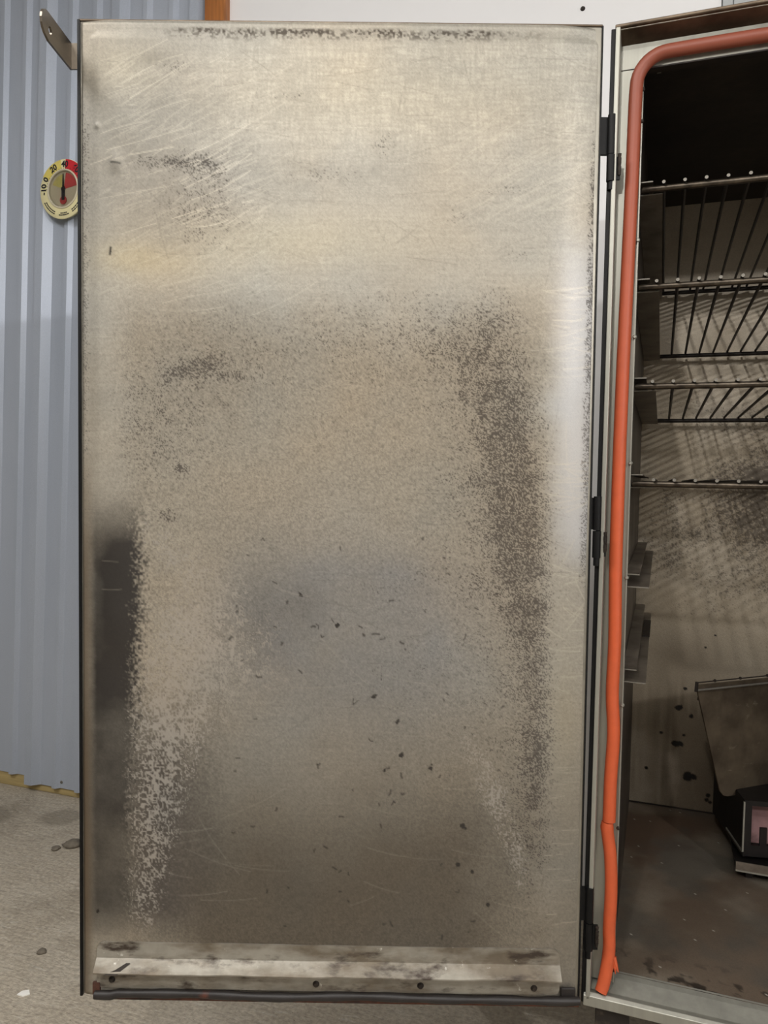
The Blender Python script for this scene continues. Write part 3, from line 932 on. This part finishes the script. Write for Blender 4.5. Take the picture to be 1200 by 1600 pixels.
M_['ledge'] = mat('greasy_aluminium', srgb(150, 145, 134), 0.5, 0.35, noise=(40, 0.18),
                  mix=[(srgb(108, 98, 84), 9, 0.42, 0.62, (1, 1, 3)), (srgb(64, 54, 46), 26, 0.54, 0.66, (.6, 1, 1.6)), (srgb(200, 197, 188), 70, 0.66, 0.74)])
smooth_by_angle(ledge().build('drip_ledge', M_['ledge'], door), 20)
for (x, z) in ((-0.327, -0.6885), (-0.0205, -0.6905), (0.136, -0.6905), (0.306, -0.6915)):
    smooth_by_angle(MB().disc((x, -0.0036, z), 0.0052, -0.004, 'y', 14, 0, 0.003).build('ledge_screw', M_['soot'], door))
# burnt split at the left end of the ledge
MB().add([(-0.309, -0.0172, -0.6670), (-0.297, -0.0105, -0.6590), (-0.3035, -0.0104, -0.6590), (-0.318, -0.0165, -0.6660), (-0.334, -0.0205, -0.6712), (-0.314, -0.0208, -0.6715)],
         [(0, 1, 2, 3), (0, 3, 4, 5)]).build('burnt_split', M_['soot'], door)
# bottom seal: dark rubber roll on a rusty strip
pts = [(-0.352 + 0.726 * k / 60, -0.006 - 0.0012 * math.sin(k * .35), -0.7085 + 0.0012 * math.sin(k * .22) - (0.003 if k < 3 else 0)) for k in range(61)]
smooth_by_angle(MB().tube(pts, 0.0062, 10, rs=[0.0062 + 0.0007 * math.sin(k * .9) for k in range(61)]).build('bottom_seal', M_['rubber'], door), 60)
MB().box(-0.356, 0.374, -0.004, 0.045, -0.7200, -0.7120).build('seal_backing', M_['rust'], door, bevel=0.001)
MB().box(-0.356, -0.345, -0.0045, 0.0, -0.712, -0.694).build('rust_corner', M_['rust'], door)
MB().box(0.346, 0.368, -0.0045, 0.0, -0.712, -0.690).build('seal_end', M_['rubber'], door, bevel=0.002)


# latch bracket: tab welded to the latch edge, tongue turned towards the room with a rounded, drilled end
def bracket():
    b = MB()
    t = 0.003
    x = -0.3862
    prof = []          # outline in (y, z) of the tongue
    for (y, z) in ((0.006, 0.6495), (0.006, 0.6860), (-0.074, 0.6855)):
        prof.append((y, z))
    for k in range(1, 8):
        a = math.pi / 2 + k * math.pi / 8 * 0.98
        prof.append((-0.074 + 0.0175 * math.cos(a) * 1.0, 0.668 + 0.0175 * math.sin(a)))
    prof.append((-0.070, 0.6480))
    return prof, x, t


prof, bx, bt = bracket()
cy, cz, hr = -0.066, 0.664, 0.0052
nh = 16
me = bpy.data.meshes.new('latch_bracket')
bm = bmesh.new()


def ring(x):
    o_ = [bm.verts.new((x, y, z)) for y, z in prof]
    i_ = [bm.verts.new((x, cy + hr * math.cos(2 * math.pi * k / nh), cz + hr * math.sin(2 * math.pi * k / nh))) for k in range(nh)]
    eo = [bm.edges.new((o_[k], o_[(k + 1) % len(o_)])) for k in range(len(o_))]
    ei = [bm.edges.new((i_[k], i_[(k + 1) % nh])) for k in range(nh)]
    bmesh.ops.triangle_fill(bm, edges=eo + ei, use_beauty=True)
    return o_, i_


oa, ia = ring(bx - bt)
ob, ib = ring(bx)
for A_, B_ in ((oa, ob), (ia, ib)):
    n = len(A_)
    for k in range(n):
        bm.faces.new((A_[k], A_[(k + 1) % n], B_[(k + 1) % n], B_[k]))
# tab to the door edge
v8 = [bm.verts.new(p) for p in ((bx - bt, 0.003, 0.6495), (-0.374, 0.003, 0.6495), (-0.374, 0.006, 0.6495), (bx - bt, 0.006, 0.6495),
                                (bx - bt, 0.003, 0.6860), (-0.374, 0.003, 0.6860), (-0.374, 0.006, 0.6860), (bx - bt, 0.006, 0.6860))]
for f in ((0, 3, 2, 1), (4, 5, 6, 7), (0, 1, 5, 4), (1, 2, 6, 5), (2, 3, 7, 6), (3, 0, 4, 7)):
    bm.faces.new([v8[i] for i in f])
bmesh.ops.recalc_face_normals(bm, faces=bm.faces)
bm.to_mesh(me); bm.free()
M_['bracket'] = mat('bracket_steel', srgb(112, 104, 94), 0.35, 0.9, noise=(40, 0.25, (1, .2, 1)))
o = link('latch_bracket', me, M_['bracket'], door)

# hinges: parts of the cabinet
for i, (x, z0, z1) in enumerate(((0.3915, 0.498, 0.594), (0.3850, -0.046, 0.046), (0.3880, -0.638, -0.540))):
    y = 0.004
    zm = z0 + (z1 - z0) * (0.46 if i else 0.42)
    hg = MB().disc((x, y, z0 + 0.002), 0.0062, zm - z0 - 0.003, 'z', 18).build('hinge', M_['black'], cab, CABI @ DOOR_M)
    smooth_by_angle(hg)
    smooth_by_angle(MB().disc((x, y, zm), 0.0058, z1 - zm, 'z', 18).build('barrel', M_['black'], hg))
    smooth_by_angle(MB().disc((x, y, z0 - 0.010), 0.0044, 0.013, 'z', 14).build('pin', M_['black'], hg))
    MB().box(0.3755, x - 0.001, 0.006, 0.012, zm + 0.001, z1 - 0.002).build('leaf', M_['black'], hg)
    MB().box(x - 0.003, x + 0.013, 0.001, 0.005, z0 + 0.004, zm - 0.004).build('leaf', M_['black'], hg)
    wv = MB()
    for k in range(5):
        wv.tube([(x + 0.011, 0.000, z0 + 0.010 + 0.006 * k), (x + 0.011, -0.001, z0 + 0.016 + 0.006 * k)], 0.0028, 8, rs=[0.0022 + .0006 * (k % 2), 0.0027])
    smooth_by_angle(wv.build('weld_bead', M_['soot'], hg), 60)

# ------------------------------------------------------------------ wire racks
fb = MB().tube([(0.040, 0.0445, 0), (0.0425, 0.0445, 0), (IX1 - 0.008, 0.0445, 0), (IX1 - 0.006, 0.0445, 0)], 0.0046, 12, rs=[0.003, 0.0046, 0.0046, 0.003])
bb = MB().tube([(0.042, 0.705, 0), (IX1 - 0.008, 0.705, 0)], 0.0046, 10)
sb0 = MB().tube([(0.046, 0.046, 0), (0.046, 0.704, 0)], 0.0040, 10)
wm = MB().tube([(0, 0.0365, 0), (0, 0.7085, 0)], 0.0025, 8, mi=0, capmi=1)
meshes = {}
for nm, b, ms in (('front_bar', fb, [M_['bar']]), ('back_bar', bb, [M_['soot_wire']]), ('side_bar', sb0, [M_['soot_wire']]), ('wire', wm, [M_['soot_wire'], M_['bright']])):
    me = b.mesh(nm, fix=False)
    for m in ms: me.materials.append(m)
    me.polygons.foreach_set('use_smooth', [True] * len(me.polygons))
    me.set_sharp_from_angle(angle=rad(50))
    meshes[nm] = me
RL = ['topmost of the four sooted wire racks inside the cabinet', 'second wire rack from the top inside the cabinet', 'third wire rack from the top inside the cabinet', 'lowest wire rack inside the cabinet, seen edge-on']
W0 = [0.0702, 0.0652, 0.0641, 0.0702]
rnd = random.Random(4)
for i in range(4):
    r = empty('wire_rack', CAB_M @ Matrix.Translation((0, 0, RACK_Z[i])))
    tag(r, RL[i], 'rack', 'wire racks in the smoker')
    for nm, loc in (('front_bar', (0, 0, 0)), ('back_bar', (0, 0, 0)), ('side_bar', (0, 0, 0)), ('side_bar', (IX1 - 0.062, 0, 0))):
        o = bpy.data.objects.new(nm, meshes[nm]); C.objects.link(o); o.parent = r; o.location = loc
    x = W0[i]
    while x < IX1 - 0.02:
        o = bpy.data.objects.new('wire', meshes['wire']); C.objects.link(o); o.parent = r
        o.location = (x, rnd.uniform(-.001, .001), 0.0066)
        o.rotation_euler = (0, 0, rnd.uniform(-.002, .002))
        x += 0.0287
# ------------------------------------------------------------------ firebox in the bottom of the cabinet
fbx = empty('firebox', CAB_M @ Matrix.Translation((0.24, 0.45, IZ0 + 0.0006)))
tag(fbx, 'black steel firebox under a slanted smoke-stained baffle plate on the cabinet floor', 'firebox')
OX = Vector((0.24, 0.45, IZ0 + 0.0006))
loc = lambda p: tuple(Vector(p) - OX)
M_['plate'] = mat('smoked_plate', srgb(112, 100, 84), 0.42, 0.55, noise=(18, 0.3), mix=[(srgb(70, 60, 52), 10, 0.4, 0.7), (srgb(150, 140, 122), 24, 0.62, 0.72, (1, 1, 2))])
TL, TR, BL, BR = Vector((0.1575, 0.42, 0.3890)), Vector((0.430, 0.6730, 0.3850)), Vector((0.2143, 0.48, 0.1545)), Vector((0.4780, 0.7150, 0.1500))
nrm = (TR - TL).cross(BL - TL).normalized()
if nrm.y > 0: nrm = -nrm
bk = -nrm * 0.003
a, b_ = TL.lerp(BL, 0.955), TL.lerp(TR, 0.0)
c1 = BL + (BR - BL) * 0.045 + (TL - BL) * 0.0
outline = [TL, TL.lerp(BL, 0.40) + (TL - TR).normalized() * 0.0, BL.lerp(TL, .06), BL.lerp(BR, .02) + (TL - BL) * .012, c1, BR, TR]
vs = [loc(p) for p in outline] + [loc(p + bk) for p in outline]
n = len(outline)
MB().add(vs, [tuple(range(n)), tuple(range(2 * n - 1, n - 1, -1))] + [(k, (k + 1) % n, n + (k + 1) % n, n + k) for k in range(n)]).build('baffle_plate', M_['plate'], fbx)
# rolled top edge and front flange of the baffle
e0, e1 = TL + nrm * 0.004, TR + nrm * 0.004
smooth_by_angle(MB().tube([loc(e0 - Vector((0, 0, .009))), loc(e1 - Vector((0, 0, .009)))], 0.0022, 8).build('rolled_edge', M_['bright'], fbx), 60)
smooth_by_angle(MB().tube([loc(e0 + Vector((0, 0, .006))), loc(e1 + Vector((0, 0, .006)))], 0.0012, 8).build('rolled_edge', M_['soot'], fbx), 60)
MB().hexa([loc(p) for p in (TL + Vector((-.003, -.004, -.012)), TL + Vector((.003, -.006, -.012)), TL + Vector((.003, 0, -.012)), TL + Vector((-.003, 0, -.012)),
                            TL + Vector((-.002, -.004, .007)), TL + Vector((.004, -.006, .007)), TL + Vector((.004, 0, .007)), TL + Vector((-.002, 0, .007)))]).build('edge_clip', M_['soot'], fbx)
for t in (.12, .30, .50, .7):
    p = TL.lerp(TR, t) + nrm * .003 + Vector((0, 0, .006))
    smooth_by_angle(MB().disc(loc(p), 0.0032, -0.003, 'y', 10, 0, .002).build('rivet', M_['soot'], fbx))
# body: yawed box with a window in its front
ang = math.atan2(TR.y - TL.y, TR.x - TL.x)
BM = Matrix.Translation(Vector((0.254, 0.452, 0.0)) - Vector((OX.x, OX.y, 0))) @ Matrix.Rotation(rad(12), 4, 'Z')
M_['fire'] = mat('burnt_black_steel', srgb(30, 27, 26), 0.5, 0.4, noise=(50, 0.4), bump=(120, .3, .001))
f = MB()
f.box(0, 0.014, 0, 0.004, 0.040, 0.148)              # front left stile
f.box(0.014, 0.23, 0, 0.004, 0.140, 0.148)           # top band
f.box(0.014, 0.23, 0, 0.004, 0.040, 0.062)           # lower band
f.box(0.030, 0.043, 0, 0.004, 0.062, 0.098)          # notch block
f.box(0.19, 0.23, 0, 0.004, 0.072, 0.138)
f.build('front_plate', M_['fire'], fbx, BM)
MB().box(-0.001, 0.003, -0.002, 0.20, 0.040, 0.148).build('side_plate', M_['fire'], fbx, BM)
MB().box(0.227, 0.231, 0.0, 0.20, 0.040, 0.148).build('side_plate', M_['fire'], fbx, BM)
MB().box(0.0, 0.23, 0.0, 0.20, 0.148, 0.150).build('lid', M_['fire'], fbx, BM)
MB().box(0.003, 0.227, 0.004, 0.20, 0.040, 0.044).build('bottom_plate', M_['fire'], fbx, BM)
M_['pink'] = mat('pinkish_firebrick', srgb(150, 116, 116), 0.8, 0.0, noise=(40, 0.2), mix=[(srgb(84, 60, 56), 14, 0.5, 0.68)])
MB().box(0.014, 0.226, 0.05, 0.075, 0.044, 0.136).build('firebrick', M_['pink'], fbx, BM, bevel=0.003)
# bright front corner edge and foot strip
MB().box(-0.0028, 0.0, -0.0035, 0.0, 0.050, 0.148).build('corner_edge', M_['steel'], fbx, BM)
MB().box(-0.0028, 0.0, 0.0, 0.10, 0.048, 0.0515).build('foot_strip', M_['steel'], fbx, BM)
# base tray squared to the cabinet
MB().box(0.0, 0.30, -0.02, 0.20, 0.024, 0.030).build('base_tray', M_['fire'], fbx)
MB().box(0.0, 0.30, -0.0225, -0.02, 0.022, 0.038).build('tray_lip', M_['rail'], fbx)
MB().box(0.0, 0.30, -0.0240, -0.0215, 0.020, 0.0225).build('tray_edge', M_['steel'], fbx)
for x in (0.02, 0.27):
    for y in (0.0, 0.17):
        MB().box(x, x + 0.012, y, y + 0.012, 0.0, 0.024).build('foot', M_['fire'], fbx)

# ------------------------------------------------------------------ round thermometer on the corrugated wall
TH = empty('wall_thermometer', WALL_M @ Matrix.Translation((0.1480, -0.036, 1.928)))
tag(TH, 'round yellowed dial thermometer with red sector hung on the corrugated metal wall', 'thermometer')
RO = 0.0905
M_['cream'] = mat('yellowed_plastic', srgb(226, 218, 172), 0.4, 0.0, noise=(30, 0.05))
M_['yellow'] = mat('dial_yellow', srgb(212, 196, 104), 0.4, 0.0, noise=(30, 0.08), mix=[(srgb(226, 214, 150), 12, .5, .75)])
M_['red'] = mat('dial_red', srgb(196, 40, 50), 0.4, 0.0, noise=(30, 0.08))
M_['dial'] = mat('dial_grey', srgb(206, 198, 176), 0.4, 0.0, noise=(30, 0.05))
M_['olive'] = mat('olive_rim', srgb(168, 160, 104), 0.45, 0.0, noise=(30, 0.1))
M_['ink'] = mat('print_ink', srgb(28, 28, 34), 0.5, 0.0, noise=(200, 0.1))
M_['pale_red'] = mat('faded_red', srgb(190, 70, 70), 0.5, 0.0, noise=(100, 0.15))
M_['pale_yellow'] = mat('faded_yellow', srgb(206, 196, 120), 0.5, 0.0, noise=(100, 0.15))


def lathe(prof, n=64):
    """prof: (r, y); around the Y axis"""
    vs, fs = [], []
    m = len(prof)
    for k in range(n):
        a = 2 * math.pi * k / n
        for r, y in prof:
            vs.append((r * math.cos(a), y, r * math.sin(a)))
    for k in range(n):
        for j in range(m - 1):
            k2 = (k + 1) % n
            fs.append((k * m + j, k * m + j + 1, k2 * m + j + 1, k2 * m + j))
    return MB().add(vs, fs)


smooth_by_angle(lathe([(0.0001, 0.022), (0.070, 0.022), (0.084, 0.014), (0.0885, 0.004), (0.0885, 0.0)]).build('body', M_['olive'], TH), 40)
MB().box(-0.012, 0.012, 0.018, 0.036, -0.012, 0.012).build('wall_mount', M_['olive'], TH)
smooth_by_angle(lathe([(0.0885, 0.003), (RO, 0.001), (RO, -0.002), (RO - 0.002, -0.0035), (0.058, -0.0035), (0.058, 0.001)], 72).build('dial_ring', M_['cream'], TH), 40)
smooth_by_angle(lathe([(0.0600, -0.0034), (0.0595, -0.0065), (0.0565, -0.0075), (0.0540, -0.0050), (0.0535, -0.0010)], 72).build('bezel', M_['dial'], TH), 50)
smooth_by_angle(lathe([(0.0001, 0.0), (0.0575, 0.0)], 64).build('inner_dial', M_['dial'], TH), 40)


def sector(r0, r1, a0, a1, y, name, m, parent=TH):
    n = max(3, int(abs(a1 - a0) / 4))
    vs, fs = [], []
    for k in range(n + 1):
        a = rad(a0 + (a1 - a0) * k / n)
        for r in (r0, r1):
            for dy in (0.0, 0.0007):
                vs.append((r * math.cos(a), y + dy, r * math.sin(a)))
    for k in range(n):
        p, q = 4 * k, 4 * k + 4
        fs += [(p, p + 2, q + 2, q), (p + 1, q + 1, q + 3, p + 3), (p, q, q + 1, p + 1), (p + 2, p + 3, q + 3, q + 2)]
    fs += [(0, 1, 3, 2), (4 * n, 4 * n + 2, 4 * n + 3, 4 * n + 1)]
    return MB().add(vs, fs).build(name, m, parent)


sector(0.0605, RO - 0.0012, 150, 96, -0.0042, 'yellow_band', M_['yellow'])
sector(0.0605, RO - 0.0012, 83, 8, -0.0042, 'red_band', M_['red'])
sector(0.002, 0.046, 158, 96, -0.0008, 'inner_yellow', M_['pale_yellow'])
sector(0.002, 0.050, 80, 8, -0.0008, 'inner_red', M_['pale_red'])
# needle, hub, tail
nd = MB().add([(-0.0034, -0.0042, 0), (0.0034, -0.0042, 0), (0.0012, -0.0042, 0.047), (-0.0012, -0.0042, 0.047), (-0.0034, -0.003, 0), (0.0034, -0.003, 0), (0.0012, -0.003, 0.047), (-0.0012, -0.003, 0.047)],
              [(0, 1, 2, 3), (7, 6, 5, 4), (0, 4, 5, 1), (1, 5, 6, 2), (2, 6, 7, 3), (3, 7, 4, 0)])
nd.box(-0.0058, 0.0058, -0.0042, -0.003, -0.034, 0)
nd.build('needle', M_['ink'], TH)
smooth_by_angle(MB().disc((0, -0.003, 0), 0.0085, -0.004, 'y', 20, 0, 0.005).build('hub', M_['ink'], TH))
smooth_by_angle(MB().disc((0, -0.0022, -0.034), 0.0125, -0.0018, 'y', 24).build('needle_tail', M_['pale_red'], TH))


def text(s, ang, r, size, y=-0.0046, name='numeral', m=None, bold=0.0):
    cu = bpy.data.curves.new(name, 'FONT')
    cu.body = s; cu.size = size; cu.align_x = 'CENTER'; cu.align_y = 'CENTER'
    cu.extrude = 0.0002; cu.offset = bold
    ob = bpy.data.objects.new(name, cu)
    C.objects.link(ob)
    dg = bpy.context.evaluated_depsgraph_get()
    me = bpy.data.meshes.new_from_object(ob.evaluated_get(dg))
    bpy.data.objects.remove(ob)
    a = rad(ang)
    # text lies in its XY plane; stand it up facing -Y, its top pointing outward
    T = (Matrix.Translation((r * math.cos(a), y, r * math.sin(a))) @ Matrix.Rotation(-(a - math.pi / 2), 4, 'Y') @ Matrix.Rotation(math.pi / 2, 4, 'X'))
    me.materials.clear()
    return link(name, me, m or M_['ink'], TH, T)


for s, a in (('-10', 176), ('0', 152), ('20', 119), ('40', 84), ('60', 48), ('80', 18)):
    text(s, a, 0.0742, 0.0255, bold=0.0009)
for a in range(8, 184, 8):
    sector(0.0608, 0.0640 if a % 16 else 0.0660, a - .5, a + .5, -0.0047, 'tick', M_['ink'])
# small print round the lower ring: rows too small to read, as short ink dashes
for (a0, a1, rr_) in ((206, 244, 0.0800), (208, 244, 0.0735), (262, 278, 0.0735), (258, 282, 0.0795), (296, 336, 0.0800), (296, 332, 0.0735)):
    a = a0
    rp = random.Random(int(a0 + rr_ * 1e4))
    while a < a1:
        l = rp.uniform(3, 6)
        sector(rr_ - 0.0016, rr_ + 0.0016, a, a + l, -0.0042, 'small_print', M_['ink'])
        a += l + 1.1
glass = bpy.data.materials.new('dial_glass'); glass.use_nodes = True
p = glass.node_tree.nodes['Principled BSDF']
p.inputs['Base Color'].default_value = (0.95, 0.95, 0.92, 1); p.inputs['Roughness'].default_value = 0.12; p.inputs['Transmission Weight'].default_value = 1.0; p.inputs['IOR'].default_value = 1.05
smooth_by_angle(lathe([(0.0001, -0.0092), (0.030, -0.0086), (0.0545, -0.0066), (0.0545, -0.0058), (0.030, -0.0078), (0.0001, -0.0084)], 48).build('glass_cover', glass, TH), 60)
smooth_by_angle(MB().disc((0.003, 0.010, -0.0845), 0.003, -0.003, 'y', 8, 0, .002).build('screw', M_['bright'], TH))

# ------------------------------------------------------------------ small things on the floor
M_['chip'] = mat('white_paint_chip', srgb(236, 234, 228), 0.6, 0, noise=(60, .05))
o = MB().prism([(-.012, -.006), (.002, -.011), (.013, -.004), (.006, .008), (-.006, .005)], 0, 0.0022, 'z').build('paint_chip', M_['chip'], None, Matrix.Translation((-0.7119, 1.506, 0.0)))
tag(o, 'small white paint chip lying on the concrete in the lower left corner', 'chip')


def pebble(name, loc_, r, m, seed, flat=.45):
    me = bpy.data.meshes.new(name)
    bm = bmesh.new()
    bmesh.ops.create_icosphere(bm, subdivisions=2, radius=1)
    q = random.Random(seed)
    ph = [q.uniform(0, 6) for _ in range(6)]
    for v_ in bm.verts:
        c = v_.co
        s = 1 + .18 * math.sin(3 * c.x + ph[0]) + .15 * math.sin(4 * c.y + ph[1]) + .1 * math.sin(5 * c.z + ph[2])
        v_.co = Vector((c.x * r * s * 1.3, c.y * r * s, max(c.z * r * s * flat, -r * flat * .55)))
    zmin = min(v_.co.z for v_ in bm.verts)
    for v_ in bm.verts: v_.co.z -= zmin
    bm.to_mesh(me); bm.free()
    return link(name, me, m, None, Matrix.Translation(loc_), smooth=True)


M_['stone'] = mat('dark_pebble', srgb(112, 104, 92), 0.8, 0, noise=(80, .3), bump=(90, .4, .002))
tag(pebble('pebble', (-0.868, 2.128, 0), 0.022, M_['stone'], 3), 'dark flat lump of dirt beside the door edge near the wall', 'pebble')
tag(pebble('pebble', (-0.905, 2.105, 0), 0.011, M_['stone'], 8), 'smaller dark pebble just left of the dirt lump', 'pebble')
tag(pebble('pebble', (-0.735, 1.640, 0), 0.009, M_['stone'], 12), 'tiny dark stone at the left border of the picture on the floor', 'pebble')
